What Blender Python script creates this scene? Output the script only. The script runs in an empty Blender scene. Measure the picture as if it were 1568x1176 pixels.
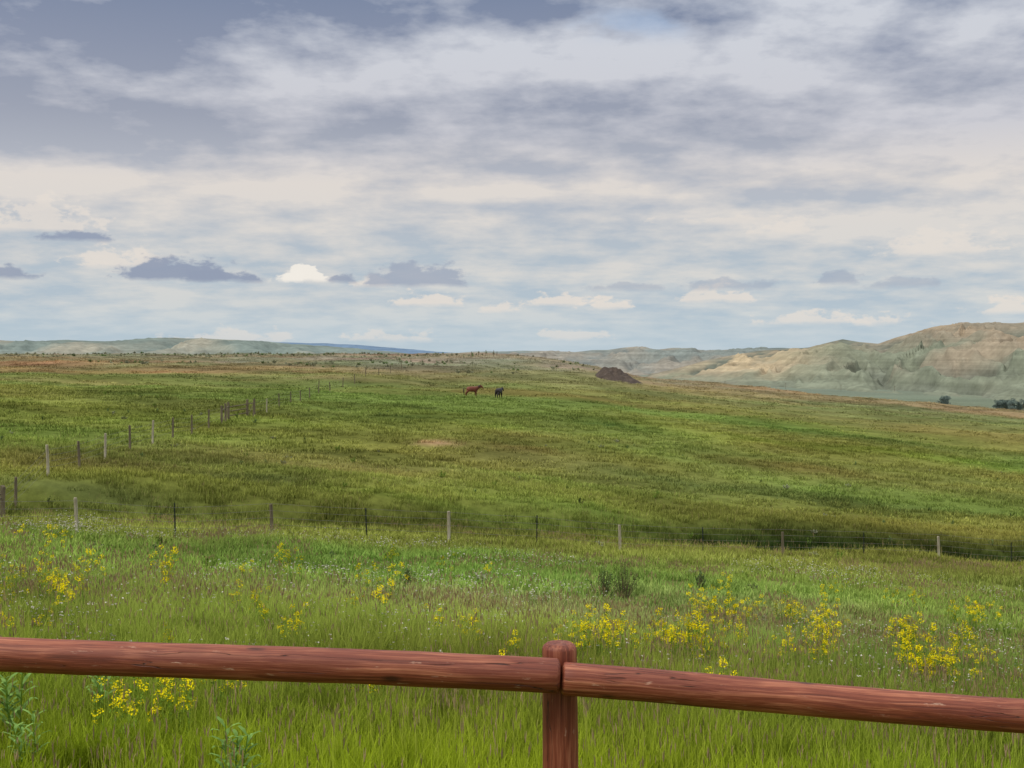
import bpy, math, random
import numpy as np
from mathutils import Vector, Matrix
random.seed(7); rng=np.random.default_rng(11)
scene=bpy.context.scene
F=1893.0; E=1.7; PITCH=math.atan(48/F)
def lin(r,g,b,k=1.0):
    return tuple(((c/255/12.92) if c/255<=.04045 else ((c/255+.055)/1.055)**2.4)*k for c in (r,g,b))
# ------------------------------------------------------------ camera
cd=bpy.data.cameras.new("camera"); cam=bpy.data.objects.new("camera",cd); scene.collection.objects.link(cam)
cd.sensor_width=36; cd.lens=F/1568*36; cd.clip_start=.05; cd.clip_end=120000
cam.location=(0,0,E); cam.rotation_euler=(math.pi/2-PITCH,0,0); scene.camera=cam
scene.view_settings.view_transform='Standard'; scene.view_settings.look='None'; scene.view_settings.exposure=0
def ray(px,py):
    a=(px-784)/F; b=(588-py)/F
    y=math.cos(PITCH)+b*math.sin(PITCH); z=-math.sin(PITCH)+b*math.cos(PITCH)
    return a/y, z/y           # per metre of depth
def pos(px,py,d):
    a,b=ray(px,py); return Vector((a*d,d,E+b*d))
# ------------------------------------------------------------ noise
def vn(x,y,s=0.):
    xi=np.floor(x);yi=np.floor(y);fx=x-xi;fy=y-yi
    fx=fx*fx*(3-2*fx);fy=fy*fy*(3-2*fy)
    def h(a,b):
        v=np.sin(a*127.1+b*311.7+s*74.7)*43758.5453; return v-np.floor(v)
    return (h(xi,yi)*(1-fx)+h(xi+1,yi)*fx)*(1-fy)+(h(xi,yi+1)*(1-fx)+h(xi+1,yi+1)*fx)*fy
def fbm(x,y,o=4,s=0.):
    t=0;a=.5;n=0
    for i in range(o):
        t=t+a*vn(x,y,s+i*3.1);n+=a;a*=.5;x=x*2.03+5.2;y=y*2.03+1.3
    return t/n
# ------------------------------------------------------------ terrain height
UC=np.array([-.42,-.21,0,.055,.10,.21,.42])
rows=[(1,[1.7]*7),(4,[2.1,2.15,2.2,2.2,2.2,2.25,2.3]),(8,[3.6,3.7,3.8,3.8,3.8,3.9,4.0]),
(12,[5.0,5.1,5.3,5.3,5.35,5.5,5.7]),(17,[5.3,5.5,5.75,5.8,5.85,5.95,6.2]),(25,[5.4,5.7,6.1,6.2,6.35,6.6,7.1]),
(35,[5.9,6.3,6.9,7.1,7.3,7.7,8.5]),(50,[7.3,7.7,8.3,8.4,8.5,8.8,9.4]),(58,[7.3,8.0,9.1,9.2,9.4,9.9,10.7]),
(66,[6.3,7.9,9.2,9.5,9.8,10.5,11.5]),(74,[5.6,7.2,8.8,9.3,9.8,10.9,12.2]),(100,[4.9,6.6,8.6,9.3,9.9,11.2,13.0]),(165,[3.5,4.6,6.1,6.6,7.4,9.5,12.5]),
(220,[2.3,3.2,4.6,5.1,6.3,9.0,12.5]),(300,[.9,.9,1.4,2.8,6.0,9.2,14.4]),(360,[.9,.4,.4,3.0,7.6,12,18]),
(450,[3,3,4,10,16,22,28]),(700,[22,24,28,34,38,42,48]),(1200,[75]*7),(60000,[75]*7)]
LD=np.log([r[0] for r in rows]); TB=np.array([r[1] for r in rows],float)
gu=np.linspace(-.42,.42,121); gd=np.linspace(LD[0],LD[-1],1101)
t1=np.array([np.interp(gu,UC,r) for r in TB]); DT=np.array([np.interp(gd,LD,t1[:,j]) for j in range(121)]).T
def blur(a,n,ax):
    k=np.hanning(n+2)[1:-1];k/=k.sum()
    p=[(0,0),(0,0)];p[ax]=(n//2,n//2);q=np.pad(a,p,mode='edge')
    return np.apply_along_axis(lambda m:np.convolve(m,k,'valid'),ax,q)
DT=blur(blur(DT,9,0),9,1)
def swale(x): return np.interp(x,[-30,-12,0,40],[55,60,66,77])+2.5*(fbm(np.asarray(x,float)/9,np.asarray(x,float)*0+4,2,77)-.5)
def height(x,y):
    x=np.asarray(x,float);y=np.asarray(y,float)
    yy=np.maximum(y,1.);u=np.clip(x/np.maximum(yy,14.),-.4199,.4199);l=np.clip(np.log(yy),gd[0],gd[-1]-1e-6)
    a=(u+.42)/.84*120;b=(l-gd[0])/(gd[-1]-gd[0])*1100
    ai=np.clip(a.astype(int),0,119);bi=np.clip(b.astype(int),0,1099);fa=a-ai;fb=b-bi
    D=(DT[bi,ai]*(1-fa)+DT[bi,ai+1]*fa)*(1-fb)+(DT[bi+1,ai]*(1-fa)+DT[bi+1,ai+1]*fa)*fb
    amp=np.clip((y-14)/30,0,1)
    z=E-D+(fbm(x/9,y/9,3,2)-.5)*1.0*amp+(fbm(x/2.2,y/2.2,2,5)-.5)*.26*amp
    far=np.clip((y-60)/200,0,1)
    z=z+(fbm(x/28,y/22,3,9)-.5)*1.8*far
    z=z+(fbm(x/600,y/600,3,19)-.5)*10*np.clip((y-900)/600,0,1)
    # drainage swale with a bank behind it
    c=swale(x);dd=y-c
    z=z-(.4+.75*np.clip((x-4)/8,0,1))*np.exp(-(dd/2.4)**2)*np.clip((260-y)/10,0,1)
    z=z+.8/(1+np.exp(-np.clip((dd-2.5)/.7,-30,30)))*np.exp(-np.clip(dd-2.5,0,400)/14)
    return z
def at(px,py):
    a,b=ray(px,py); d=np.geomspace(9,1500,6000); h=height(a*d,d); g=h-(E+b*d)
    i=np.argmax(g>0); d0=d[i] if g[i]>0 else 300.
    return Vector((a*d0,d0,float(height(a*d0,d0))))
# ------------------------------------------------------------ ground colour
def C(*a):
    c=np.array(lin(*a)); return c*np.array([1.33,1.07,1.35])
patches=[]
def patch(px,py,rpx,rpy,col,amt):
    c=at(px,py);e=at(px,py-rpy);e2=at(px,py+rpy)
    patches.append((c.x,c.y,rpx*c.y/F,max(1.0,(e.y-e2.y)/2),C(*col),amt))
patch(90,560,330,9,(132,112,76),.8); patch(330,566,120,4,(120,106,70),.7); patch(520,578,120,5,(130,120,80),.6)
patch(60,582,260,7,(138,126,80),.5); patch(440,705,240,18,(124,118,66),.65);patch(840,665,110,8,(124,122,62),.55);patch(670,678,34,4,(168,158,110),.8)
patch(700,640,90,8,(108,120,50),.5);patch(100,640,200,16,(108,114,48),.5);patch(930,720,300,26,(92,112,58),.55)
patch(130,715,150,16,(80,84,42),.8);patch(1330,610,260,7,(118,116,66),.6);patch(1350,735,260,16,(110,114,58),.55)  # first patch paints the shading of the left bank slope as darker ground
patch(720,790,400,14,(86,120,44),.55);patch(200,775,200,12,(84,110,56),.6)
patch(500,860,500,22,(100,130,54),.5);patch(780,935,330,22,(126,126,86),.65);patch(1100,935,250,25,(118,118,78),.5)
patch(1000,560,120,6,(112,122,74),.5);patch(620,552,300,6,(116,122,96),.8);patch(350,732,130,6,(60,78,36),.8)
patch(1350,690,300,7,(90,120,38),.6);patch(1200,650,250,8,(94,114,46),.5);patch(900,780,160,8,(74,108,40),.6)
patch(300,640,200,9,(92,114,44),.5);patch(1300,770,260,10,(98,112,54),.5);patch(640,638,60,3,(66,86,38),.7);patch(950,655,50,3,(70,92,42),.7);patch(1180,655,60,3,(76,100,40),.6)
patch(500,600,160,4,(84,104,46),.6);patch(1050,620,200,5,(92,112,50),.6);patch(250,610,200,5,(88,108,50),.5);patch(820,690,70,4,(114,116,60),.55);patch(1100,600,160,4,(122,120,74),.5);patch(700,575,150,4,(118,118,76),.5)
def gcol(x,y):
    x=np.asarray(x,float);y=np.asarray(y,float)
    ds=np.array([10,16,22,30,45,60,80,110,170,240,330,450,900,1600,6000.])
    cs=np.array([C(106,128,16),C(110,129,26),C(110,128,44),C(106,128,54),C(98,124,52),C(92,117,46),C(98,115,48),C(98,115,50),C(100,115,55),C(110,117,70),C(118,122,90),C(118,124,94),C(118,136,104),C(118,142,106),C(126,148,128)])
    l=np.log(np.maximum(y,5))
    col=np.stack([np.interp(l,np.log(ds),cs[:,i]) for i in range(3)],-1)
    w1=fbm(x/12,y/12,3,31)-.5; w2=fbm(x/12,y/12,3,41)-.5
    for (cx,cy,rx,ry,c,a) in patches:
        q=((x-cx)/rx+w1*1.6)**2+((y-cy)/ry+w2*1.6)**2
        w=(a*np.exp(-q*1.1))[...,None]; col=col*(1-w)+c*w
    cc=swale(x)+1.2; w=((.45+.55*np.clip((x-6)/6,0,1))*np.exp(-((y-cc)/2.8)**2)*np.clip(.65+fbm(x/5,y/5,2,43),0,1.05))[...,None]; w=np.clip(w,0,1); col=col*(1-w)+C(34,56,20)*w
    n=fbm(x/11,y/7,4,51)[...,None]; n2=fbm(x/34,y/20,3,61)[...,None]; near=np.clip((600-y)/300,0,1)[...,None]
    col=col*(1+(n-.5)*1.2*near)  # uneven turf tone; its long bands also stand in for slope shading
    m=np.clip((n2-.5)*4,-1,1)*near
    col=col*(1+m*np.array([.17,-.02,.04]))
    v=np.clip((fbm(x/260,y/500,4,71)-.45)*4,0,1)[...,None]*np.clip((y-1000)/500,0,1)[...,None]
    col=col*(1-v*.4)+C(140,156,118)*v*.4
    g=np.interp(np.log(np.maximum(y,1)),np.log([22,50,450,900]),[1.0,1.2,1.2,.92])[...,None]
    return np.clip(col*g,.004,.8)
# ------------------------------------------------------------ material helpers
class NT:
    def __init__(s,nt): s.nt=nt; s.n=nt.nodes; s.l=nt.links
    def put(s,sock,v):
        if isinstance(v,bpy.types.NodeSocket): s.l.new(v,sock)
        elif v is not None:
            if isinstance(v,(tuple,list)) and len(v)==3 and sock.type=='RGBA': v=(*v,1)
            sock.default_value=v
    def m(s,op,a,b=None,c=None,clamp=False):
        n=s.n.new('ShaderNodeMath');n.operation=op;n.use_clamp=clamp
        for i,v in enumerate((a,b,c)):
            if v is not None: s.put(n.inputs[i],v)
        return n.outputs[0]
    def mix(s,f,a,b,bt='MIX'):
        n=s.n.new('ShaderNodeMix');n.data_type='RGBA';n.blend_type=bt;s.put(n.inputs[0],f);s.put(n.inputs[6],a);s.put(n.inputs[7],b);return n.outputs[2]
    def mr(s,v,a,b,c=0.,d=1.,smooth=False):
        n=s.n.new('ShaderNodeMapRange');n.clamp=True
        if smooth:n.interpolation_type='SMOOTHSTEP'
        for i,q in enumerate((v,a,b,c,d)): s.put(n.inputs[i],q)
        return n.outputs[0]
    def noise(s,v,scale,det=4,rough=.55,dist=0.,dim='3D'):
        n=s.n.new('ShaderNodeTexNoise');n.noise_dimensions=dim
        if v is not None:s.put(n.inputs['Vector'],v)
        n.inputs['Scale'].default_value=scale;n.inputs['Detail'].default_value=det;n.inputs['Roughness'].default_value=rough;n.inputs['Distortion'].default_value=dist
        return n.outputs['Fac']
    def vec(s,x,y,z=0.):
        n=s.n.new('ShaderNodeCombineXYZ')
        for i,v in enumerate((x,y,z)): s.put(n.inputs[i],v)
        return n.outputs[0]
    def vmul(s,v,k,o=None):
        n=s.n.new('ShaderNodeVectorMath');n.operation='MULTIPLY' if o is None else 'MULTIPLY_ADD';s.put(n.inputs[0],v);n.inputs[1].default_value=k
        if o is not None:n.inputs[2].default_value=o
        return n.outputs[0]
    def vlen(s,v):
        n=s.n.new('ShaderNodeVectorMath');n.operation='LENGTH';s.put(n.inputs[0],v);return n.outputs['Value']
    def ramp(s,f,pts,interp='LINEAR'):
        n=s.n.new('ShaderNodeValToRGB');s.put(n.inputs[0],f);cr=n.color_ramp;cr.interpolation=interp
        while len(cr.elements)<len(pts):cr.elements.new(.5)
        for e,(p,c) in zip(cr.elements,pts): e.position=p;e.color=(*c,1)
        return n.outputs[0]
    def attr(s,name,t='GEOMETRY'):
        n=s.n.new('ShaderNodeAttribute');n.attribute_name=name;n.attribute_type=t;return n
def mat(name):
    m=bpy.data.materials.new(name);m.use_nodes=True;t=NT(m.node_tree);b=t.n['Principled BSDF'];b.inputs['Roughness'].default_value=.85
    b.inputs['Specular IOR Level'].default_value=.2
    return m,t,b
def bump(t,b,h,strength=.5,dist=.01):
    n=t.n.new('ShaderNodeBump');t.put(n.inputs['Height'],h);n.inputs['Strength'].default_value=strength;n.inputs['Distance'].default_value=dist;t.l.new(n.outputs[0],b.inputs['Normal'])
def objpos(t): return t.n.new('ShaderNodeTexCoord').outputs['Object']
# ground
gm,t,b=mat("meadow_soil_and_turf")
P=objpos(t);a=t.attr('tint').outputs['Color']
f1=t.mr(t.noise(P,1.6,5,.6),.3,.7,.74,1.2);f2=t.mr(t.noise(P,.22,4,.6),.3,.7,.82,1.16);f3=t.mr(t.noise(P,.006,4,.6),.3,.7,.88,1.12)
k=t.m('MULTIPLY',t.m('MULTIPLY',f1,f2),f3);c=t.mix(1.,a,t.vec(k,k,k),'MULTIPLY');t.put(b.inputs['Base Color'],c);b.inputs['Specular IOR Level'].default_value=0
bump(t,b,t.noise(P,2.5,3,.7),.35,.2)
# grass
def leafmat(name,kind='grass',col=None,trans=.3):
    m=bpy.data.materials.new(name);m.use_nodes=True;t=NT(m.node_tree);t.n.remove(t.n['Principled BSDF']);b=t.n.new('ShaderNodeBsdfDiffuse')
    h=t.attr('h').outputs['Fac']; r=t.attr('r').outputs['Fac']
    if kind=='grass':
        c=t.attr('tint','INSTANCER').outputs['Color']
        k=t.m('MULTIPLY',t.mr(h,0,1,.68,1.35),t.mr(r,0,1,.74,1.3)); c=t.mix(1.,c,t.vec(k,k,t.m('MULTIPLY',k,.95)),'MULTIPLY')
        straw=t.m('MULTIPLY',t.mr(r,.84,.94),t.mr(h,.2,.8)); c=t.mix(t.m('MULTIPLY',straw,.35),c,lin(176,164,100))
    else:
        k=t.mr(r,0,1,.65,1.25);c=t.mix(1.,(*col,1),t.vec(k,k,k),'MULTIPLY')
    t.put(b.inputs[0],c);out=t.n['Material Output']
    if trans>0:
        tr=t.n.new('ShaderNodeBsdfTranslucent');t.put(tr.inputs[0],c);mx=t.n.new('ShaderNodeMixShader');mx.inputs[0].default_value=trans
        t.l.new(b.outputs[0],mx.inputs[1]);t.l.new(tr.outputs[0],mx.inputs[2]);t.l.new(mx.outputs[0],out.inputs[0])
    else: t.l.new(b.outputs[0],out.inputs[0])
    return m
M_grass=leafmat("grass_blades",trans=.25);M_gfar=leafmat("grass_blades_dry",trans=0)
M_seed=leafmat("seed_heads",'x',lin(156,136,100),0);M_yel=leafmat("yellow_bracts",'x',lin(232,214,24),0)
M_wht=leafmat("white_petals",'x',lin(208,200,188),0);M_stem=leafmat("weed_green",'x',lin(108,138,50),0);M_leaf=leafmat("weed_leaf_pale",'x',lin(128,162,84),.2)
M_dk=leafmat("shrub_leaf",'x',lin(104,126,74),0);M_sage=leafmat("sage_leaf",'x',lin(150,152,124),0);M_tree=leafmat("tree_leaf",'x',lin(104,118,110),0);M_bark=leafmat("shrub_stem",'x',lin(106,96,72),0.)
# ------------------------------------------------------------ mesh builder
class MB:
    def __init__(s): s.v=[];s.f=[];s.mi=[];s.h=[];s.r=[];s.mats=[]
    def mat(s,m):
        if m not in s.mats:s.mats.append(m)
        return s.mats.index(m)
    def face(s,pts,m,hs=None,r=.5):
        i=len(s.v);s.v+= [tuple(p) for p in pts];s.h+=hs or [.5]*len(pts);s.r+=[r]*len(pts);s.f.append(list(range(i,i+len(pts))));s.mi.append(s.mat(m))
    def strip(s,pts,widths,side,m,r=.5,h0=0,h1=1):
        i=len(s.v);n=len(pts);mi=s.mat(m)
        for k,(p,w) in enumerate(zip(pts,widths)):
            hh=h0+(h1-h0)*k/(n-1)
            s.v+=[tuple(p-side*w*.5),tuple(p+side*w*.5)];s.h+=[hh,hh];s.r+=[r,r]
        for k in range(n-1): s.f.append([i+2*k,i+2*k+1,i+2*k+3,i+2*k+2]);s.mi.append(mi)
    def tube(s,pts,rads,m,n=8,r=.5,cap=True):
        i=len(s.v);mi=s.mat(m);K=len(pts)
        for k,(p,rd) in enumerate(zip(pts,rads)):
            p=Vector(p);d=(Vector(pts[min(k+1,K-1)])-Vector(pts[max(k-1,0)])).normalized()
            a=d.orthogonal().normalized() if abs(d.z)>.9 else d.cross(Vector((0,0,1))).normalized();bb=d.cross(a)
            for j in range(n):
                an=2*math.pi*j/n;q=p+(a*math.cos(an)+bb*math.sin(an))*rd;s.v.append(tuple(q));s.h.append(.5);s.r.append(r)
        for k in range(K-1):
            for j in range(n):
                s.f.append([i+k*n+j,i+k*n+(j+1)%n,i+(k+1)*n+(j+1)%n,i+(k+1)*n+j]);s.mi.append(mi)
        if cap:
            s.f.append([i+j for j in range(n)][::-1]);s.mi.append(mi);s.f.append([i+(K-1)*n+j for j in range(n)]);s.mi.append(mi)
    def obj(s,name,link=True,smooth=False):
        me=bpy.data.meshes.new(name);me.from_pydata(s.v,[],s.f)
        for m in s.mats: me.materials.append(m)
        me.polygons.foreach_set('material_index',s.mi)
        for nm,d in (('h',s.h),('r',s.r)):
            at_=me.attributes.new(nm,'FLOAT','POINT');at_.data.foreach_set('value',d)
        if smooth: me.polygons.foreach_set('use_smooth',[True]*len(s.f))
        me.update();o=bpy.data.objects.new(name,me)
        if link: scene.collection.objects.link(o)
        return o
R=random.uniform
def blade(mb,x,y,h,w,lean,m=M_grass,seg=3):
    an=R(0,6.283);d=Vector((math.cos(an),math.sin(an),0));side=Vector((-math.sin(an+R(-.6,.6)),math.cos(an),0)).normalized()
    pts=[];ws=[]
    for k in range(seg+1):
        t_=k/seg;pts.append(Vector((x,y,-.05))+d*lean*h*t_**1.8+Vector((0,0,h*(t_-.25*lean*t_*t_)+.02)));ws.append(w*(1-t_**1.7)+w*.06)
    mb.strip(pts,ws,side,m,R(0,1))
def tuft(rad,n,hmin,hmax,w,seed=0,seg=3,m=None,sw=.012):
    m=m or M_grass
    mb=MB()
    for i in range(n):
        rr=rad*math.sqrt(R(0,1));an=R(0,6.283);blade(mb,rr*math.cos(an),rr*math.sin(an),R(hmin,hmax),w*R(.7,1.3),R(.1,.75),m,seg)
    if seed:
        for i in range(seed):
            rr=rad*math.sqrt(R(0,1));an=R(0,6.283);x=rr*math.cos(an);y=rr*math.sin(an);h=hmax*R(1.05,1.4);lx=R(-.12,.12);ly=R(-.12,.12)
            p0=Vector((x,y,0));p1=Vector((x+lx,y+ly,h));mb.strip([p0,p0.lerp(p1,.5),p1],[w*.4]*3,Vector((1,0,0)),m,.95)
            for q in range(2):
                a2=R(0,3.14);mb.strip([p1-Vector((0,0,.0)),p1+Vector((R(-.01,.01),0,.05)),p1+Vector((R(-.02,.02),0,.11))],[.004,sw,.003],Vector((math.cos(a2),math.sin(a2),0)),M_seed,R(0,1))
    return mb
def quadcloud(mb,c,rad,n,sz,m,flat=1.):
    for i in range(n):
        d=Vector((random.gauss(0,1),random.gauss(0,1),random.gauss(0,1))).normalized()*rad*R(.3,1)**.5;d.z*=flat
        p=c+d;a=Vector((R(-1,1),R(-1,1),R(-1,1))).normalized();b_=a.orthogonal().normalized();s_=sz*R(.6,1.4)
        mb.face([p-a*s_,p+b_*s_*.7,p+a*s_,p-b_*s_*.7],m,None,R(0,1))
def spurge():
    mb=MB()
    for i in range(random.randint(4,8)):
        x=R(-.15,.15);y=R(-.15,.15);h=R(.6,1.08);p0=Vector((x,y,0));p1=Vector((x*1.8+R(-.05,.05),y*1.8,h))
        mb.strip([p0,p0.lerp(p1,.5)+Vector((R(-.02,.02),0,0)),p1],[.012,.01,.006],Vector((1,0,0)),M_stem,R(0,1))
        for k in range(14):
            t_=R(.25,.95);p=p0.lerp(p1,t_);an=R(0,6.28);d=Vector((math.cos(an),math.sin(an),.5));mb.strip([p,p+d*.035,p+d*.07],[.004,.012,.002],Vector((-d.y,d.x,0)),M_stem,R(0,1))
        quadcloud(mb,p1,.072,28,.0145,M_yel,.9);quadcloud(mb,p0.lerp(p1,.86),.06,10,.013,M_stem,.8)
        if R(0,1)<.7: quadcloud(mb,p0.lerp(p1,.8)+Vector((R(-.08,.08),R(-.08,.08),0)),.05,12,.013,M_yel,.7)
    return mb
def whitefl():
    mb=MB()
    for i in range(random.randint(6,10)):
        x=R(-.35,.35);y=R(-.35,.35);h=R(.25,.55);p0=Vector((x,y,0));p1=Vector((x+R(-.05,.05),y,h))
        mb.strip([p0,p0.lerp(p1,.5),p1],[.006]*3,Vector((1,0,0)),M_stem,R(0,1));quadcloud(mb,p1,.03,7,.013,M_wht,.3)
    return mb
def milkweed(h=1.):
    mb=MB()
    for i in range(3):
        x=R(-.14,.14);y=R(-.14,.14);hh=h*R(.7,1.05);p0=Vector((x,y,0));p1=Vector((x*2.2,y*2.2,hh));mb.tube([p0,p0.lerp(p1,.5),p1],[.012,.01,.005],M_stem,5)
        for k in range(17):
            t_=.3+.7*k/17;p=p0.lerp(p1,t_);an=k*2.4+R(-.2,.2);L=R(.2,.32)*(1.15-t_*.5);d=Vector((math.cos(an),math.sin(an),0));s_=Vector((-d.y,d.x,0))
            mb.strip([p,p+d*L*.4+Vector((0,0,L*.35)),p+d*L*.8+Vector((0,0,L*.5)),p+d*L+Vector((0,0,L*.42))],[.01,.055,.035,.002],s_,M_leaf,R(0,1))
    return mb
def shrub(rad,h,m,n=420,stems=16,sz=.028):
    mb=MB()
    for i in range(stems):
        an=R(0,6.28);rr=rad*R(0,1);p1=Vector((rr*math.cos(an),rr*math.sin(an),h*R(.6,1.05)*(1-.4*rr/rad)));p0=Vector((p1.x*.25,p1.y*.25,0));mb.tube([p0,p0.lerp(p1,.5)+Vector((R(-.03,.03),R(-.03,.03),0)),p1],[.012,.009,.004],M_bark,4)
        for k in range(n//stems):
            t_=R(.2,1.05);p=p0.lerp(p1,t_);quadcloud(mb,p,rad*.13,1,sz,m,1.)
    return mb
def coll(name,mbs):
    c=bpy.data.collections.new(name)
    for i,mb in enumerate(mbs): c.objects.link(mb.obj("%s_part_%02d"%(name,i),link=False))
    return c
def instancer(name,pts,scl,cl,nvar,tint=None,zs=None):
    pts=np.asarray(pts,float);n=len(pts);me=bpy.data.meshes.new(name);me.from_pydata(pts.tolist(),[],[])
    a=me.attributes.new('rot','FLOAT_VECTOR','POINT');rv=np.zeros((n,3));rv[:,2]=rng.uniform(0,6.283,n);rv[:,0]=rng.normal(0,.05,n);rv[:,1]=rng.normal(0,.05,n);a.data.foreach_set('vector',rv.ravel())
    sv=np.stack([scl,scl,scl*(zs if zs is not None else 1)],-1);a=me.attributes.new('scl','FLOAT_VECTOR','POINT');a.data.foreach_set('vector',sv.ravel())
    a=me.attributes.new('idx','INT','POINT');a.data.foreach_set('value',rng.integers(0,nvar,n).astype(np.int32))
    if tint is None: tint=np.ones((n,3))*.5
    a=me.attributes.new('tint','FLOAT_COLOR','POINT');a.data.foreach_set('color',np.concatenate([tint,np.ones((n,1))],1).ravel())
    o=bpy.data.objects.new(name,me);scene.collection.objects.link(o)
    g=bpy.data.node_groups.new(name,'GeometryNodeTree');g.interface.new_socket('Geometry',in_out='INPUT',socket_type='NodeSocketGeometry');g.interface.new_socket('Geometry',in_out='OUTPUT',socket_type='NodeSocketGeometry')
    gi=g.nodes.new('NodeGroupInput');go=g.nodes.new('NodeGroupOutput');ip=g.nodes.new('GeometryNodeInstanceOnPoints');ci=g.nodes.new('GeometryNodeCollectionInfo')
    ci.inputs['Collection'].default_value=cl;ci.inputs['Separate Children'].default_value=True;ci.inputs['Reset Children'].default_value=True
    def na(nm,dt):
        q=g.nodes.new('GeometryNodeInputNamedAttribute');q.data_type=dt;q.inputs['Name'].default_value=nm;return [s for s in q.outputs if s.enabled and s.name=='Attribute'][0]
    L=g.links.new;L(gi.outputs[0],ip.inputs['Points']);L(ci.outputs[0],ip.inputs['Instance']);ip.inputs['Pick Instance'].default_value=True
    L(na('idx','INT'),ip.inputs['Instance Index']);L(na('rot','FLOAT_VECTOR'),ip.inputs['Rotation']);L(na('scl','FLOAT_VECTOR'),ip.inputs['Scale']);L(ip.outputs[0],go.inputs[0])
    md=o.modifiers.new('scatter','NODES');md.node_group=g;return o
# ------------------------------------------------------------ ground sheet
def spaced(lo,hi,fn):
    v=[lo]
    while v[-1]<hi: v.append(v[-1]+fn(v[-1]))
    return v
ypos=spaced(10,50000,lambda y:.6 if y<90 else (1.0 if y<130 else (2.2 if y<420 else y*.035)))
ys=np.array([-60000,-5000,-500,-60,-20,-5,0,2,4,6,8]+ypos)
xp=spaced(0,60000,lambda x:.8 if x<45 else (1.6 if x<170 else x*.06))
xs=np.array([-v for v in xp[:0:-1]]+xp)
X,Y=np.meshgrid(xs,ys);Z=height(X,Y);nx,ny=len(xs),len(ys)
V=np.stack([X,Y,Z],-1).reshape(-1,3);idx=np.arange(nx*ny).reshape(ny,nx)
Fc=np.stack([idx[:-1,:-1],idx[:-1,1:],idx[1:,1:],idx[1:,:-1]],-1).reshape(-1,4)
def gridmesh(name,V,Fc,col,m,smooth=True):
    me=bpy.data.meshes.new(name);me.from_pydata(V.tolist(),[],Fc.tolist());me.materials.append(m)
    a=me.attributes.new('tint','FLOAT_COLOR','POINT');a.data.foreach_set('color',np.concatenate([col,np.ones((len(col),1))],1).ravel())
    me.polygons.foreach_set('use_smooth',[smooth]*len(Fc));me.update();o=bpy.data.objects.new(name,me);scene.collection.objects.link(o);return o
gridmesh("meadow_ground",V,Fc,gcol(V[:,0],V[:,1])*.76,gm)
# ------------------------------------------------------------ distant hills
hm,t,b=mat("eroded_hill_surface");P=objpos(t);a=t.attr('tint').outputs['Color']
sp=t.n.new('ShaderNodeSeparateXYZ');t.l.new(P,sp.inputs[0])
strata=t.noise(t.vec(t.m('MULTIPLY',sp.outputs[0],.0012),t.m('MULTIPLY',sp.outputs[1],.0012),t.m('MULTIPLY',sp.outputs[2],.10)),1.,4,.6)
k=t.m('MULTIPLY',t.m('MULTIPLY',t.mr(t.noise(P,.02,5,.65),.3,.7,.8,1.18),t.mr(t.noise(P,.09,3,.6),.3,.7,.88,1.12)),t.mr(strata,.38,.62,.86,1.12));t.put(b.inputs['Base Color'],t.mix(1.,a,t.vec(k,k,k),'MULTIPLY'));b.inputs['Specular IOR Level'].default_value=0
def hill(name,sky,db,dc,colf,gul=22,gs=90,seed=0,cols=320,rws=90,base=-78,foot=1.25,rough=.004):
    p=np.linspace(sky[0][0],sky[-1][0],cols);v=np.linspace(0,1.5,rws);PX,VV=np.meshgrid(p,v)
    u=(PX-784)/F;sk=np.interp(PX,[s[0] for s in sky],[s[1] for s in sky])
    Db=np.interp(PX,db[0],db[1]);Dc=np.interp(PX,dc[0],dc[1]);d=Db+(Dc-Db)*VV;x=u*d
    zc=(540-sk)/F*Dc+E; 
    zc=zc+(fbm(x/120,x*0+3,4,seed+2)-.5)*Dc*rough
    s=np.where(VV<1,VV**foot*(1.5-.5*VV**2),np.clip(1-(VV-1)**2*1.8,0,1));s=np.clip(s,0,1.05)
    wx=x+(fbm(x/200,d/200,3,seed+5)-.5)*180
    rid=1-np.abs(2*fbm(wx/gs,d/(gs*4),4,seed+7)-1)*1.9
    rid2=1-np.abs(2*fbm(wx/(gs*.33),d/(gs*1.4),3,seed+17)-1)*1.9
    env=np.clip(VV,0,1)*np.clip(1.02-VV,0,1)*4
    z=base+(zc-base)*s+((rid-.7)+(rid2-.7)*.35)*gul*env*np.clip((zc-base)/90,.1,1.4)+(fbm(x/60,d/90,3,seed+9)-.5)*gul*.5*np.clip(VV*5,0,1)*np.clip(np.abs(1-VV)*3,.15,1)
    z=np.where(VV<.02,base-6,z)
    V=np.stack([x,d,z],-1).reshape(-1,3);idx=np.arange(cols*rws).reshape(rws,cols)
    Fc=np.stack([idx[:-1,:-1],idx[:-1,1:],idx[1:,1:],idx[1:,:-1]],-1).reshape(-1,4)
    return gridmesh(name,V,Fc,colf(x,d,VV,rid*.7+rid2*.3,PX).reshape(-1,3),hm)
def mixc(a,b,w): w=np.clip(w,0,1)[...,None];return a*(1-w)+b*w
H=lambda *a:np.array(lin(*a,k=.86))  # hill tones, paled and greyed so distance haze sits in the base colour
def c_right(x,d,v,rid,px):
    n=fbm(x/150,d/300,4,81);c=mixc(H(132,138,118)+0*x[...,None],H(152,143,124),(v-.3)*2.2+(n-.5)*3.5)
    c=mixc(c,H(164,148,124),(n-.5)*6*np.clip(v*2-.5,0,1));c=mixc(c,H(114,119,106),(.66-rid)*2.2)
    w=np.exp(-((px-1150)/90)**2)*np.clip((v-.2)*4,0,1)*np.clip((1.0-v)*6,0,1);return mixc(c,H(196,178,144),w*.95*np.clip((rid-.3)*2.4,0,1))
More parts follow.
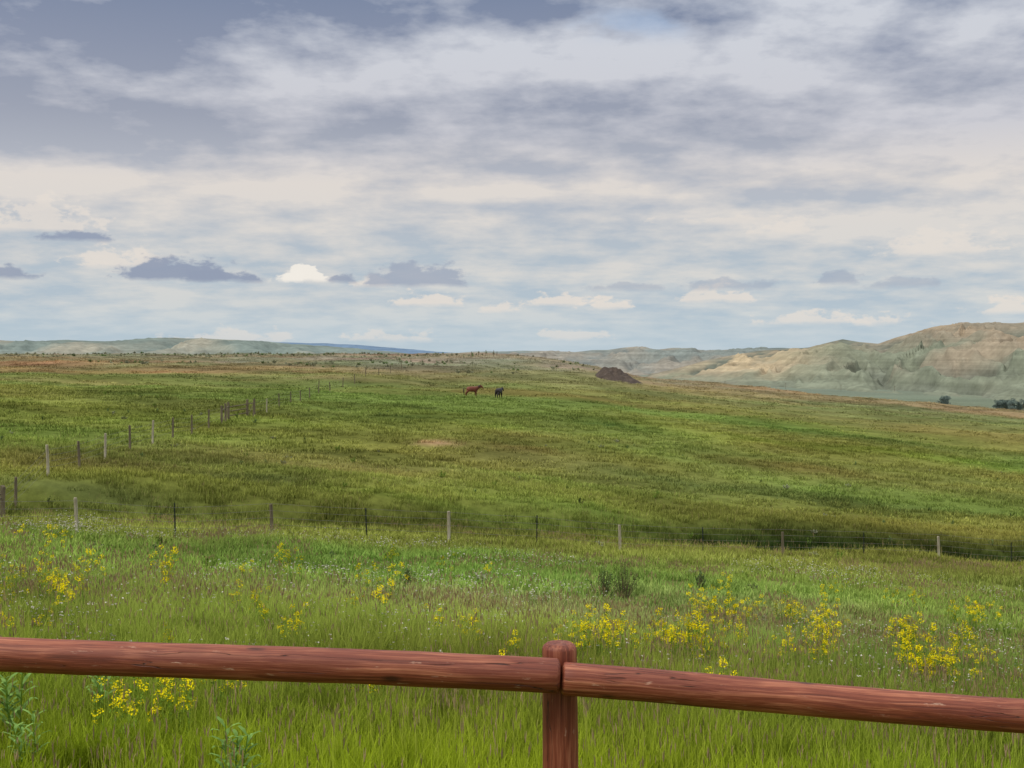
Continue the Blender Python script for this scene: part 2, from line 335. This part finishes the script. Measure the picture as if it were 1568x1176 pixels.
def c_left(x,d,v,rid,px):
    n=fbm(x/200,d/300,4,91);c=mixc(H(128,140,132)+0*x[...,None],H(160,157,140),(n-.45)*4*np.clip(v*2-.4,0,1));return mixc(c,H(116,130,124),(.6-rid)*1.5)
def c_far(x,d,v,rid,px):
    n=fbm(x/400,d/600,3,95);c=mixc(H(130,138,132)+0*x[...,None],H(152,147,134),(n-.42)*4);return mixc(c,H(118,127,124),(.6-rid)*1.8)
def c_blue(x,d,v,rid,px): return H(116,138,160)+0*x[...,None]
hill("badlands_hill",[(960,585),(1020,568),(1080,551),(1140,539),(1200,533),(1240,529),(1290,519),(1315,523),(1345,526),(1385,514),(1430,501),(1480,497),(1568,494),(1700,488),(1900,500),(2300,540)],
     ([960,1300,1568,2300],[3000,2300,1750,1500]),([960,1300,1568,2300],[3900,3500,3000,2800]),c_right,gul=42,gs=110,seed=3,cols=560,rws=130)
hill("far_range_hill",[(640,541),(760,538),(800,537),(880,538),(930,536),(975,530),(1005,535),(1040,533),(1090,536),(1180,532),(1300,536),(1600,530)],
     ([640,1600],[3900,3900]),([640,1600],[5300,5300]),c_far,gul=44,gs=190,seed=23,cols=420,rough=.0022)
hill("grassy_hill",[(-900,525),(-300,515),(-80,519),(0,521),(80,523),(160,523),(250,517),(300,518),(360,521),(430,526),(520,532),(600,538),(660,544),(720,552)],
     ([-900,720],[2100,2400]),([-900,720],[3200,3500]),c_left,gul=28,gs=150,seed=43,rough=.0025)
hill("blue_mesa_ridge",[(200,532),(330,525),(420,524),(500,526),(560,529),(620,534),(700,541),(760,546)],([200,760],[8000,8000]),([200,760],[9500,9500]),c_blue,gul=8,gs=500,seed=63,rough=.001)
# dirt mound
dm,t,b=mat("bare_dirt");P=objpos(t);t.put(b.inputs['Base Color'],t.ramp(t.noise(P,.9,6,.7),[(.3,lin(60,51,44)),(.7,lin(98,86,76))]));bump(t,b,t.noise(P,1.5,5,.7),.8,.4)
c0=at(952,583);n=49;g=np.linspace(-1,1,n);GX,GY=np.meshgrid(g,g);wx=GX*5.2;wy=GY*6
rr=np.sqrt((GX+.1)**2+GY**2*1.1);hh=np.clip(1-rr**2,0,1)**.9*2.1*(1+.8*(fbm(GX*5+9,GY*5,4,5)-.5))*(1-.35*np.sin(GX*2.2));
zz=height(c0.x+wx,c0.y+wy)+hh-.25
V=np.stack([c0.x+wx,c0.y+wy,zz],-1).reshape(-1,3);idx=np.arange(n*n).reshape(n,n);Fc=np.stack([idx[:-1,:-1],idx[:-1,1:],idx[1:,1:],idx[1:,:-1]],-1).reshape(-1,4)
gridmesh("dirt_mound",V,Fc,np.ones((n*n,3)),dm,False)
# ------------------------------------------------------------ grass
def scatter(d0,d1,dens,margin=3,power=0):
    n=int(dens*(.43*(d1*d1-d0*d0)+2*margin*(d1-d0)));
    y=np.sqrt(rng.uniform(d0*d0,d1*d1,n));x=rng.uniform(-1,1,n)*(.43*y+margin);return x,y
def putgrass(name,d0,d1,dens,cl,nv,smin,smax,hk=None,bright=1.25):
    x,y=scatter(d0,d1,dens);z=height(x,y);s=rng.uniform(smin,smax,len(x));hn=fbm(x/3,y/3,3,101);zs=.55+.9*hn
    if hk is not None: zs=zs*hk(x,y)
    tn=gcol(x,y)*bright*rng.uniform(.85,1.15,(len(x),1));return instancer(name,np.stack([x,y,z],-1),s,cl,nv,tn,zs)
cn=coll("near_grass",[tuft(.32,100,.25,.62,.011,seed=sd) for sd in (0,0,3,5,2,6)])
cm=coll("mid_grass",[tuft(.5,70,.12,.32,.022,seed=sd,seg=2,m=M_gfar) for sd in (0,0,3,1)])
cf=coll("far_grass",[tuft(.9,60,.12,.3,.05,seg=2,m=M_gfar) for _ in range(4)])
cse=coll("seed_grass",[tuft(.4,14,.2,.42,.014,seed=sd,seg=2,m=M_gfar,sw=.024) for sd in (14,20,9)])
putgrass("grass_bank",11,32,7.5,cn,6,.8,1.25,hk=lambda x,y:np.interp(y,[11,22,32],[1.15,1.05,.65]),bright=1.2)
putgrass("grass_meadow",32,82,2.5,cm,4,.8,1.3,hk=lambda x,y:1+1.2*np.exp(-((y-swale(x)-1)/2.2)**2)*np.clip((x+4)/10,.35,1),bright=1.2)
putgrass("grass_pasture",82,160,.6,cf,4,.8,1.3,bright=1.1)
putgrass("grass_hillside",160,345,.14,cf,4,1.2,2.0,hk=lambda x,y:.5,bright=1.05)
x,y=scatter(19,60,1.6);k=(fbm(x/5,y/4,3,141)+.2*np.exp(-((y-30)/8)**2))>.57;x=x[k];y=y[k]
instancer("seed_head_grass",np.stack([x,y,height(x,y)],-1),rng.uniform(.7,1.2,len(x)),cse,3,gcol(x,y)*1.1)
# flowers
cy=coll("spurge",[spurge() for _ in range(6)]);cw=coll("yarrow",[whitefl() for _ in range(4)])
ypts=[]
for (px,py,n,sp) in [(245,870,4,.3),(118,905,4,.35),(18,885,9,1.1),(60,900,5,1),(395,925,3,.35),(455,962,3,.3),(575,1065,2,.2),(230,1055,3,.3),(215,1115,4,.3),(925,980,11,.5),(885,985,5,.4),(1030,985,13,.42),(1070,995,9,.42),(1120,945,10,.45),(1108,970,8,.45),(1213,945,6,.25),(1258,965,7,.35),(1270,940,4,.3),(1380,975,8,.38),(1410,1025,13,.38),(1440,1032,8,.35),(1490,1000,8,.42),(1490,935,4,.6),(1265,1000,6,.4),(760,1068,1,.2),(330,1085,2,.2),(285,1110,1,.2),(700,965,4,.5),(1400,920,4,1.2),(1540,945,6,1),(545,925,1,.2),(1180,1000,2,.5)]:
    c=at(px,py+36)
    for i in range(n): 
        x=c.x+random.gauss(0,sp*.7);y=c.y+random.gauss(0,sp*1.2);ypts.append((x,y,float(height(x,y))))
x,y=scatter(20,42,.06)
ypts+=list(zip(x,y,height(x,y)))
ypts=np.array(ypts);instancer("yellow_spurge_flowers",ypts,rng.uniform(.65,1.1,len(ypts)),cy,6)
x,y=scatter(20,55,1.9);w=fbm(x/6,y/5,3,111);dd=np.exp(-((y-29-x*.1)/7)**2);k=(w+dd*.3)>.63;x=x[k];y=y[k];instancer("white_yarrow_flowers",np.stack([x,y,height(x,y)],-1),rng.uniform(.65,1.15,len(x)),cw,4)
# weeds (individual)
def place(o,px,py,s=1,rz=None):
    p=at(px,py);o.location=p;o.scale=(s,)*3;o.rotation_euler=(0,0,R(0,6.28) if rz is None else rz);return o
for (px,py,s) in [(350,1235,1.0),(165,1110,.95),(25,1140,1.15),(60,1190,.8)]:
    place(milkweed().obj("milkweed_plant"),px,py,s)
for (px,py,rad,h) in [(955,915,.6,1.2),(925,918,.45,.95),(625,902,.25,.7),(1072,900,.2,.7)]:
    place(shrub(rad,h,M_dk,620,28,.024).obj("green_shrub"),px,py,1)
cs=coll("weed_clump",[shrub(.35,.5,M_dk,200,10,.04),shrub(.3,.65,M_stem,160,9,.035),shrub(.4,.4,M_sage,200,10,.045)])
x,y=scatter(24,130,.04);k=fbm(x/9,y/8,3,121)>.52;x=x[k];y=y[k]
sx=rng.uniform(10,42,150);sy=swale(sx)+rng.normal(0,1.2,150);x=np.r_[x,sx];y=np.r_[y,sy]
instancer("weed_clumps",np.stack([x,y,height(x,y)],-1),rng.uniform(.4,.9,len(x)),cs,3)
cg=coll("sage",[shrub(.6,.7,M_sage,160,10,.09),shrub(.5,.6,M_sage,140,9,.09),shrub(.5,.5,M_dk,120,9,.09)])
x,y=scatter(235,352,.06);k=(x<18)&(fbm(x/18,y/30,3,131)+np.clip((y-300)/300,0,.2)>.5);x=x[k];y=y[k]
instancer("sagebrush_mass",np.stack([x,y,height(x,y)],-1),rng.uniform(.6,1.1,len(x)),cg,3)
# ------------------------------------------------------------ log rail fence
rm,t,b=mat("red_stained_log");P=objpos(t)
warp=t.n.new('ShaderNodeVectorMath');warp.operation='ADD';nz=t.n.new('ShaderNodeTexNoise');nz.inputs['Scale'].default_value=1.;t.put(nz.inputs['Vector'],t.vmul(P,(3.,8,8)));t.l.new(P,warp.inputs[0]);t.l.new(t.vmul(nz.outputs['Color'],(.0,.022,.022)),warp.inputs[1]);PW=warp.outputs[0]
g1=t.noise(t.vmul(PW,(2.2,120,120)),1.,5,.65);g3=t.noise(t.vmul(PW,(1.,34,34)),1.,4,.6);g2=t.noise(t.vmul(PW,(1.1,22,22)),1.,3,.5);big=t.noise(t.vmul(P,(2.2,7,7)),1.,4,.6)
gg=t.m('ADD',t.m('MULTIPLY',g1,.6),t.m('MULTIPLY',g3,.4))
c=t.ramp(gg,[(.36,lin(78,36,22)),(.48,lin(132,66,42)),(.63,lin(188,120,86))])
c=t.mix(t.mr(big,.4,.62,0,.6),c,lin(104,46,29))
crack=t.mr(t.m('ABSOLUTE',t.m('SUBTRACT',g2,.5)),.001,.009,1,0);gate=t.mr(t.noise(t.vmul(P,(1.3,5,5)),1.7,2),.54,.6);crack=t.m('MULTIPLY',crack,gate)
c=t.mix(t.m('MULTIPLY',crack,.85),c,lin(36,17,12))
vo=t.n.new('ShaderNodeTexVoronoi');t.put(vo.inputs['Vector'],t.vmul(P,(2.6,7,7)));vo.inputs['Scale'].default_value=1.;kn=t.mr(vo.outputs['Distance'],.05,.12,1,0)
c=t.mix(t.m('MULTIPLY',kn,.8),c,lin(52,24,16))
sc=t.mr(t.noise(t.vmul(P,(7,40,40)),1.,5,.7),.63,.70);c=t.mix(t.m('MULTIPLY',sc,.6),c,lin(210,174,146))
t.put(b.inputs['Base Color'],c);b.inputs['Roughness'].default_value=.55;b.inputs['Specular IOR Level'].default_value=.4
bump(t,b,t.m('SUBTRACT',gg,t.m('MULTIPLY',crack,1.2)),.6,.006)
def log(name,p0,p1,r0,r1,seed,dome=.012):
    L=(p1-p0).length;n=40;K=int(L*22)+8
    prof=[(-L/2,.72),(-L/2+dome*.5,.93),(-L/2+dome,1.)]+[(-L/2+dome+(L-2*dome)*k/K,1.) for k in range(1,K)]+[(L/2-dome,1.),(L/2-dome*.5,.93),(L/2,.72)]
    vs=[];
    for (xx,k) in prof:
        r=(r0+(r1-r0)*(xx/L+.5))*k
        for j in range(n):
            an=2*math.pi*j/n
            w=1+.06*(float(fbm(np.array(xx*1.3+seed),np.array(math.cos(an)+seed),2,seed))-.5)+.07*(float(fbm(np.array(xx*5.),np.array(math.sin(an)*2+7),2,seed+1))-.5)
            vs.append((xx,r*w*math.cos(an)+.010*math.sin(xx*1.7+seed),r*w*math.sin(an)+.006*math.sin(xx*2.3+seed*2)))
    m=len(prof);fs=[[k*n+j,k*n+(j+1)%n,(k+1)*n+(j+1)%n,(k+1)*n+j][::-1] for k in range(m-1) for j in range(n)]
    fs.append(list(range(n)));fs.append([(m-1)*n+j for j in range(n)][::-1])
    me=bpy.data.meshes.new(name);me.from_pydata(vs,[],fs);me.materials.append(rm);me.polygons.foreach_set('use_smooth',[True]*(len(fs)-2)+[False]*2);me.update()
    o=bpy.data.objects.new(name,me);scene.collection.objects.link(o);o.location=(p0+p1)/2;o.rotation_euler=(p1-p0).to_track_quat('X','Z').to_euler();return o
lf=bpy.data.objects.new("log_rail_fence",None);scene.collection.objects.link(lf)
DR=4.35;parts=[]
A0=pos(-420,984,DR);A1=pos(857,1034,DR);B0=pos(859.5,1041,DR);B1=pos(2150,1140,DR)
parts.append(log("top_rail_1",A0,A1,.060,.0605,3));parts.append(log("top_rail_2",B0,B1,.0585,.058,9))
dz=Vector((0,0,-.52));parts.append(log("lower_rail_1",A0+dz,A1+dz,.058,.06,14));parts.append(log("lower_rail_2",B0+dz,B1+dz,.06,.058,19))
for i,(px,top) in enumerate([(856,984),(-420,935),(2150,1090)]):
    p=pos(px,top,DR+.105);gz=float(height(p.x,p.y));parts.append(log("post_%d"%i,Vector((p.x,p.y,gz-.15)),p,.068,.062,21+i*4,.02))
for p in parts: p.parent=lf
# ------------------------------------------------------------ pasture fences
wm,t,b=mat("weathered_wood");P=objpos(t);t.put(b.inputs['Base Color'],t.ramp(t.noise(t.vmul(P,(8,8,1)),1.,4),[(.3,lin(140,130,108)),(.7,lin(196,188,164))]))
wd,t,b=mat("dark_weathered_wood");P=objpos(t);t.put(b.inputs['Base Color'],t.ramp(t.noise(t.vmul(P,(8,8,1)),1.,4),[(.3,lin(84,76,60)),(.7,lin(132,120,98))]))
st,t,b=mat("painted_steel");P=objpos(t);t.put(b.inputs['Base Color'],t.ramp(t.noise(P,6.,3),[(.3,lin(36,44,38)),(.7,lin(58,64,52))]));b.inputs['Roughness'].default_value=.5
wi,t,b=mat("galvanised_wire");P=objpos(t);t.put(b.inputs['Base Color'],t.ramp(t.noise(P,4.,3),[(.3,lin(96,94,88)),(.7,lin(140,136,128))]));b.inputs['Metallic'].default_value=.3
def fence(name,lst,wires=(.45,.75,1.05,1.35),rw=.006,pr=.075):
    e=bpy.data.objects.new(name,None);scene.collection.objects.link(e);tops=[]
    for i,(p,kind,h) in enumerate(lst):
        mb=MB();lx=R(-.05,.05);ly=R(-.03,.03);h=h*R(.96,1.05)
        if kind=='s':
            for (w,dp) in ((.06,.008),(.008,.05)):
                q=[Vector((sx_*w/2,sy_*dp/2,0)) for sx_,sy_ in ((-1,-1),(1,-1),(1,1),(-1,1))];z0=-.3;z1=h
                lo=[v+Vector((0,dp*.0,z0)) for v in q];hi=[v+Vector((lx,ly,z1)) for v in q]
                for k in range(4): mb.face([lo[k],lo[(k+1)%4],hi[(k+1)%4],hi[k]],st)
                mb.face(hi,st)
        else:
            r=pr if kind in('w','d') else pr*1.35;m=wm if kind=='w' else wd
            mb.tube([(0,0,-.3),(0,0,h*.3),(lx*.5,ly*.5,h*.7),(lx,ly,h-.03),(lx,ly,h)],[r,r*.98,r*.94,r*.92,r*.7],m,10)
        o=mb.obj("post_%d"%i);o.location=p;o.parent=e
    mb=MB()
    for (p,k1,h1),(q,k2,h2) in zip(lst[:-1],lst[1:]):
        for w in wires:
            a_=Vector(p)+Vector((0,-.06,w));b_=Vector(q)+Vector((0,-.06,w));mid=(a_+b_)/2-Vector((0,0,.02));mb.tube([a_,mid,b_],[rw]*3,wi,4,cap=False)
    o=mb.obj("wires");o.parent=e;return e
def fp(px,d): 
    x=(px-784)/F*d;return Vector((x,d,float(height(x,d))))
pxs=[(-40,'w'),(115,'w'),(267,'s'),(415,'d'),(561,'s'),(687,'w'),(822,'s'),(950,'w'),(1078,'s'),(1200,'d'),(1325,'s'),(1440,'w'),(1552,'s'),(1660,'w')]
lst=[]
for i,(px,k) in enumerate(pxs):
    tt=(px-115)/(1440-115);d=1/((1-tt)/50+tt/67);lst.append((fp(px,d),k,(1.5 if k!='d' else 1.4)-.2*max(tt,0)))
fence("wire_fence",lst)
lst=[(fp(px,d),k,1.55) for px,d,k in [(-60,50,'d'),(2,55,'W'),(22,58,'d'),(72,62,'w'),(120,67,'d'),(160,72,'w'),(198,79,'d'),(233,84,'w'),(264,90,'d'),(293,96,'d'),(319,103,'d'),(345,110,'W')]]
fence("wire_fence",lst)
lst=[(fp(px,d),k,1.45) for px,d,k in [(388,114,'W'),(408,120,'w'),(427,126,'d'),(445,133,'d'),(460,140,'d'),(474,147,'d'),(488,154,'d'),(505,163,'d'),(525,174,'d'),(543,186,'d'),(560,198,'d'),(580,213,'d'),(598,228,'d'),(615,245,'d')]]
fence("wire_fence",lst,pr=.06)
# corral braces / gate
def gate(name,a,b,h=1.6,brace=True):
    mb=MB();mb.tube([a-Vector((0,0,.3)),a+Vector((0,0,h))],[.11,.1],wd,9);mb.tube([b-Vector((0,0,.3)),b+Vector((0,0,h))],[.11,.1],wd,9)
    for k in ((.35,.75,1.15) if not brace else (1.2,)): mb.tube([a+Vector((0,.02,k)),b+Vector((0,.02,k))],[.045,.045],wd,7)
    if brace: mb.tube([a+Vector((0,.02,.1)),b+Vector((0,.02,1.2))],[.03,.03],wd,6)
    return mb.obj(name)
gate("fence_brace",fp(339,108),fp(349,112));gate("wooden_gate",fp(349.5,112),fp(378,114.5),1.5,False);gate("fence_brace",fp(378.5,114.5),fp(389,116))
gate("fence_brace",fp(-22,54),fp(2,55.3))
# crest posts
lst=[(fp(px,d),'d',1.5) for px,d in [(722,300),(733,303),(744,300),(756,298),(761,306)]];fence("wire_fence",lst,wires=(.9,))
# utility poles in the valley
for px,d in [(1203,2500),(1288,2350),(1370,2250),(1110,2700)]:
    p=fp(px,d);mb=MB();mb.tube([p-Vector((0,0,1)),p+Vector((0,0,13))],[.3,.22],wd,6);mb.tube([p+Vector((-2,0,11.8)),p+Vector((2,0,11.8))],[.18,.18],wd,5);mb.obj("utility_pole")
# distant trees
def tree(h):
    mb=MB();mb.tube([(0,0,-1),(.1,0,h*.3),(0,.1,h*.6)],[h*.035,h*.028,h*.012],M_bark,7)
    for i in range(13):
        an=R(0,6.28);c=Vector((math.cos(an)*h*R(.05,.4),math.sin(an)*h*R(.05,.4),h*R(.14,.84)));mb.tube([(0,0,h*.12),tuple(c)],[h*.012,h*.004],M_bark,5);quadcloud(mb,c,h*R(.15,.24),70,h*.035,M_tree,.8)
    return mb
ct=coll("cottonwood",[tree(12),tree(10),tree(7)])
tp=[]
for (px,d,n,sp) in [(1546,1600,20,9),(1600,1650,24,18),(1441,1720,3,4)]:
    for i in range(n):
        p=fp(px,d);x=p.x+random.gauss(0,sp);y=p.y+random.gauss(0,sp*1.4);tp.append((x,y,float(height(x,y))-.5))
tp=np.array(tp);instancer("cottonwood_trees",tp,rng.uniform(.9,1.7,len(tp)),ct,3)
# ------------------------------------------------------------ horses
def coat(name,a,b_):
    m,t,b=mat(name);t.put(b.inputs['Base Color'],t.ramp(t.noise(objpos(t),2.5,4),[(.35,a),(.65,b_)]));b.inputs['Roughness'].default_value=.5;b.inputs['Specular IOR Level'].default_value=.3;return m
def horse(name,m,mane,px,py,rz,head=0,s=1.,d=None):
    pts=[];ed=[];rad=[]
    def add(p,r,par=None):
        pts.append(p);rad.append(r if isinstance(r,tuple) else (r,r))
        if par is not None:ed.append((par,len(pts)-1))
        return len(pts)-1
    pel=add((-.52,0,1.2),(.33,.36));rump=add((-.8,0,1.2),(.25,.29),pel);bel=add((-.05,0,1.12),(.35,.38),pel);ch=add((.38,0,1.12),(.32,.38),bel);sh=add((.6,0,1.2),(.24,.31),ch)
    hz=head
    n1=add((.82,0,1.38+hz*.3),(.15,.24),sh);n2=add((1.0,0,1.58+hz*.7),(.11,.19),n1);pl=add((1.14,0,1.75+hz),(.1,.13),n2);hd=add((1.31,0,1.63+hz),(.1,.12),pl);hd2=add((1.44,0,1.47+hz),(.07,.08),hd);add((1.52,0,1.36+hz),(.06,.06),hd2)
    for sd in(-1,1):
        add((1.10,.07*sd,1.92+hz),.022,add((1.12,.055*sd,1.84+hz),.035,pl))
        st_=.05*sd
        a=add((.48,.16*sd,.86),.16,ch);a=add((.5+st_*.5,.17*sd,.5),.082,a);a=add((.5+st_,.17*sd,.28),.055,a);a=add((.5+st_,.17*sd,.14),.057,a);add((.54+st_,.17*sd,.03),.067,a)
        a=add((-.55,.18*sd,.9),.21,pel);a=add((-.7+st_,.175*sd,.68),.125,a);a=add((-.84+st_,.17*sd,.52),.08,a);a=add((-.81+st_,.17*sd,.28),.055,a);a=add((-.79+st_,.17*sd,.14),.057,a);add((-.74+st_,.17*sd,.03),.067,a)
    me=bpy.data.meshes.new(name);me.from_pydata(pts,ed,[]);o=bpy.data.objects.new(name,me);scene.collection.objects.link(o)
    sk=o.modifiers.new('skin','SKIN');sk.use_smooth_shade=True
    for i,v in enumerate(me.skin_vertices[0].data): v.radius=rad[i];v.use_root=(i==0)
    sb=o.modifiers.new('sub','SUBSURF');sb.levels=sb.render_levels=2
    bpy.context.view_layer.update();dg=bpy.context.evaluated_depsgraph_get();m2=bpy.data.meshes.new_from_object(o.evaluated_get(dg));m2.materials.clear();m2.materials.append(m)
    bpy.data.objects.remove(o);o=bpy.data.objects.new(name,m2);scene.collection.objects.link(o)
    mb=MB();mb.tube([(-1.0,0,1.32),(-1.11,0,1.18),(-1.13,0,.95),(-1.11,0,.68),(-1.09,0,.45)],[.04,.06,.075,.065,.02],mane,7)
    tl=mb.obj("tail",smooth=True);tl.parent=o
    mb=MB()
    for i in range(90):
        t_=R(0,1);p=Vector((.66,0,1.49+hz*.1)).lerp(Vector((1.11,0,1.88+hz)),t_);sd=random.choice((-1,1,1));mb.strip([p+Vector((0,0,.03)),p+Vector((-.02,.1*sd,-.05)),p+Vector((-.04+R(-.04,.04),.14*sd,-.24))],[.04,.05,.01],Vector((1,0,.4)).normalized(),mane)
    mn=mb.obj("mane");mn.parent=o
    p=at(px,py) if d is None else fp(px,d);p.z-=.06;o.location=p;o.rotation_euler=(0,0,rz);o.scale=(s,)*3;return o
bay=coat("bay_coat",lin(84,42,28),lin(118,64,42));blk=coat("black_coat",lin(22,18,18),lin(46,38,36))
hA=horse("bay_horse",bay,blk,723,610,.12,-.2,1.,165);horse("black_horse",blk,blk,764,611,1.15,-.3,.98,162)
# ------------------------------------------------------------ sun + sky
SE,SA=48,-125   # elevation, azimuth from +Y towards +X
sd=bpy.data.lights.new("sun",'SUN');sun=bpy.data.objects.new("sun",sd);scene.collection.objects.link(sun);sd.energy=1.5;sd.angle=math.radians(14);sd.color=(1,.94,.84)
v=Vector((math.sin(math.radians(SA))*math.cos(math.radians(SE)),math.cos(math.radians(SA))*math.cos(math.radians(SE)),math.sin(math.radians(SE))));sun.rotation_euler=v.to_track_quat('Z','Y').to_euler();sun.location=v*50
w=bpy.data.worlds.new("World");scene.world=w;w.use_nodes=True;t=NT(w.node_tree);bg=t.n['Background']
w.cycles.sampling_method='NONE'
sky=t.n.new('ShaderNodeTexSky');sky.sky_type='NISHITA';sky.sun_disc=False;sky.sun_elevation=math.radians(SE);sky.sun_rotation=math.radians(SA)
tc=t.n.new('ShaderNodeTexCoord').outputs['Generated'];sp=t.n.new('ShaderNodeSeparateXYZ');t.l.new(tc,sp.inputs[0]);x,y,z=sp.outputs
hyp=t.m('MAXIMUM',t.m('SQRT',t.m('ADD',t.m('MULTIPLY',x,x),t.m('MULTIPLY',y,y))),.001)
T=t.m('MAXIMUM',t.m('DIVIDE',z,hyp),0.);A=t.m('ARCTAN2',x,y)
sxn=t.m('DIVIDE',x,hyp);cyn=t.m('DIVIDE',y,hyp)
Q2=t.m('DIVIDE',1.,t.m('ADD',T,.16));P2=t.vec(t.m('MULTIPLY',sxn,Q2),t.m('MULTIPLY',cyn,Q2),0.);AT=t.vec(A,T,0.)
n1=t.noise(t.vmul(P2,(1.15,1.1,1.),(3.1,0.4,0)),4.2,8,.56,0,'2D');n2=t.noise(t.vmul(P2,(.6,1.2,1.),(7.3,2.1,0.)),2.2,6,.58,0,'2D')
puff=t.noise(t.vmul(AT,(9.,22.,0),(4.,1.,0)),1.,7,.58,0,'2D')
f=t.m('ADD',t.m('ADD',t.m('MULTIPLY',n1,.40),t.m('MULTIPLY',n2,.30)),t.m('MULTIPLY',puff,.30))
def TA(px,py):
    a=math.atan((px-784)/F);return a,(540-py)/F*math.cos(a)
def dist(px,py,rx,ry):
    a,tt=TA(px,py);return t.vlen(t.vmul(AT,(F/rx,F/ry,0),(-a*F/rx,-tt*F/ry,0)))
def gauss(px,py,rx,ry,am): return t.mr(dist(px,py,rx,ry),0,1.9,am,0,True)
bias=None
for (px,py,rx,ry,am) in [(20,20,330,110,-.14),(230,205,420,42,-.09),(960,170,260,30,-.05),(1470,60,70,60,-.05),(520,125,300,28,.06),(880,85,130,40,.12),(1250,140,230,25,.09),(1300,50,300,60,.06),(120,285,260,26,.13),(800,298,430,12,.08),(1450,365,230,40,.08),(600,15,300,28,-.09)]:
    g_=gauss(px,py,rx,ry,am);bias=g_ if bias is None else t.m('ADD',bias,g_)
f=t.m('ADD',f,bias);fac=t.mr(f,.40,.60)
TR=t.m('MULTIPLY',T,1/.32)
dark=t.ramp(TR,[(0,lin(176,195,207)),(.10,lin(178,194,207)),(.25,lin(180,191,202)),(.42,lin(184,187,196)),(.58,lin(158,163,178)),(.75,lin(140,148,169)),(1,lin(110,126,156))])
brt=t.ramp(TR,[(0,lin(194,207,215)),(.10,lin(208,212,213)),(.2,lin(216,214,211)),(.42,lin(226,218,211)),(.55,lin(206,205,211)),(.75,lin(209,211,218)),(1,lin(208,213,222))])
col=t.mix(fac,dark,brt)
col=t.mix(t.m('MULTIPLY',gauss(980,38,110,22,1.),t.mr(n1,.42,.6,0,.5)),col,lin(140,170,208))
cn0=t.noise(t.vmul(AT,(34.,70.,0)),1.5,6,.6,0,'2D');cn0=t.m('SUBTRACT',cn0,.5);cn_=t.m('MULTIPLY',cn0,2.6);cd_=t.m('MULTIPLY',cn0,1.5)
def cum(px,py,rx,ry,colr,amt,edge=.35,nz_=None,base=True):
    global col
    a,tt=TA(px,py);q=t.m('SUBTRACT',dist(px,py,rx,ry),nz_ or cn_);k=t.mr(q,1.,1.-edge,0,amt,True)
    kb=t.mr(t.m('ADD',T,t.m('MULTIPLY',cn_,.0016)),tt-.0024,tt+.0012);col=t.mix(t.m('MULTIPLY',k,kb),col,colr)
cream=lin(233,223,213);wht=lin(244,238,229)
for (px,py,rx,ry,am) in [(60,352,100,46,.7),(190,408,80,34,.75),(462,430,60,26,.6),(570,437,36,16,.85),(660,466,65,20,.8),(850,466,60,18,.8),(935,472,45,17,.8),(1095,460,50,24,.75),(1240,494,80,18,.75),(1350,495,60,14,.75),(1440,388,85,40,.6),(1200,356,60,16,.6),(600,520,85,16,.7),(350,522,90,20,.7),(870,518,60,14,.7),(1555,478,60,24,.75),(770,476,40,11,.7),(1140,340,120,12,.5)]:
    cum(px,py,rx,ry,cream,am,.45)
cum(440,430,30,16,wht,.8,.4);cum(468,429,42,26,wht,.95,.3)
dg1=lin(146,156,178);dg2=lin(160,169,187)
for (px,py,rx,ry,c_,am) in [(270,427,95,36,dg1,.95),(335,429,75,18,dg1,.95),(640,436,92,36,dg2,.85),(130,367,58,14,dg1,.9),(5,424,50,18,dg1,.85),(525,431,26,13,dg1,.8),(1282,434,38,18,dg2,.6),(1385,438,62,15,dg2,.5),(1110,442,90,17,dg2,.5),(960,443,75,11,dg2,.5)]:
    cum(px,py,rx,ry,c_,am,.35,cd_)
col=t.mix(t.mr(T,0.,.04,.45,0),col,lin(194,210,220))
col=t.mix(t.mr(T,.36,1.1,0,1,True),col,(1.45,1.45,1.5))
sk2=t.n.new('ShaderNodeVectorMath');sk2.operation='SCALE';t.l.new(sky.outputs[0],sk2.inputs[0]);sk2.inputs['Scale'].default_value=.1
fin=t.mix(.94,sk2.outputs[0],col);t.put(bg.inputs['Color'],fin);bg.inputs['Strength'].default_value=1.
print("done",len(V))
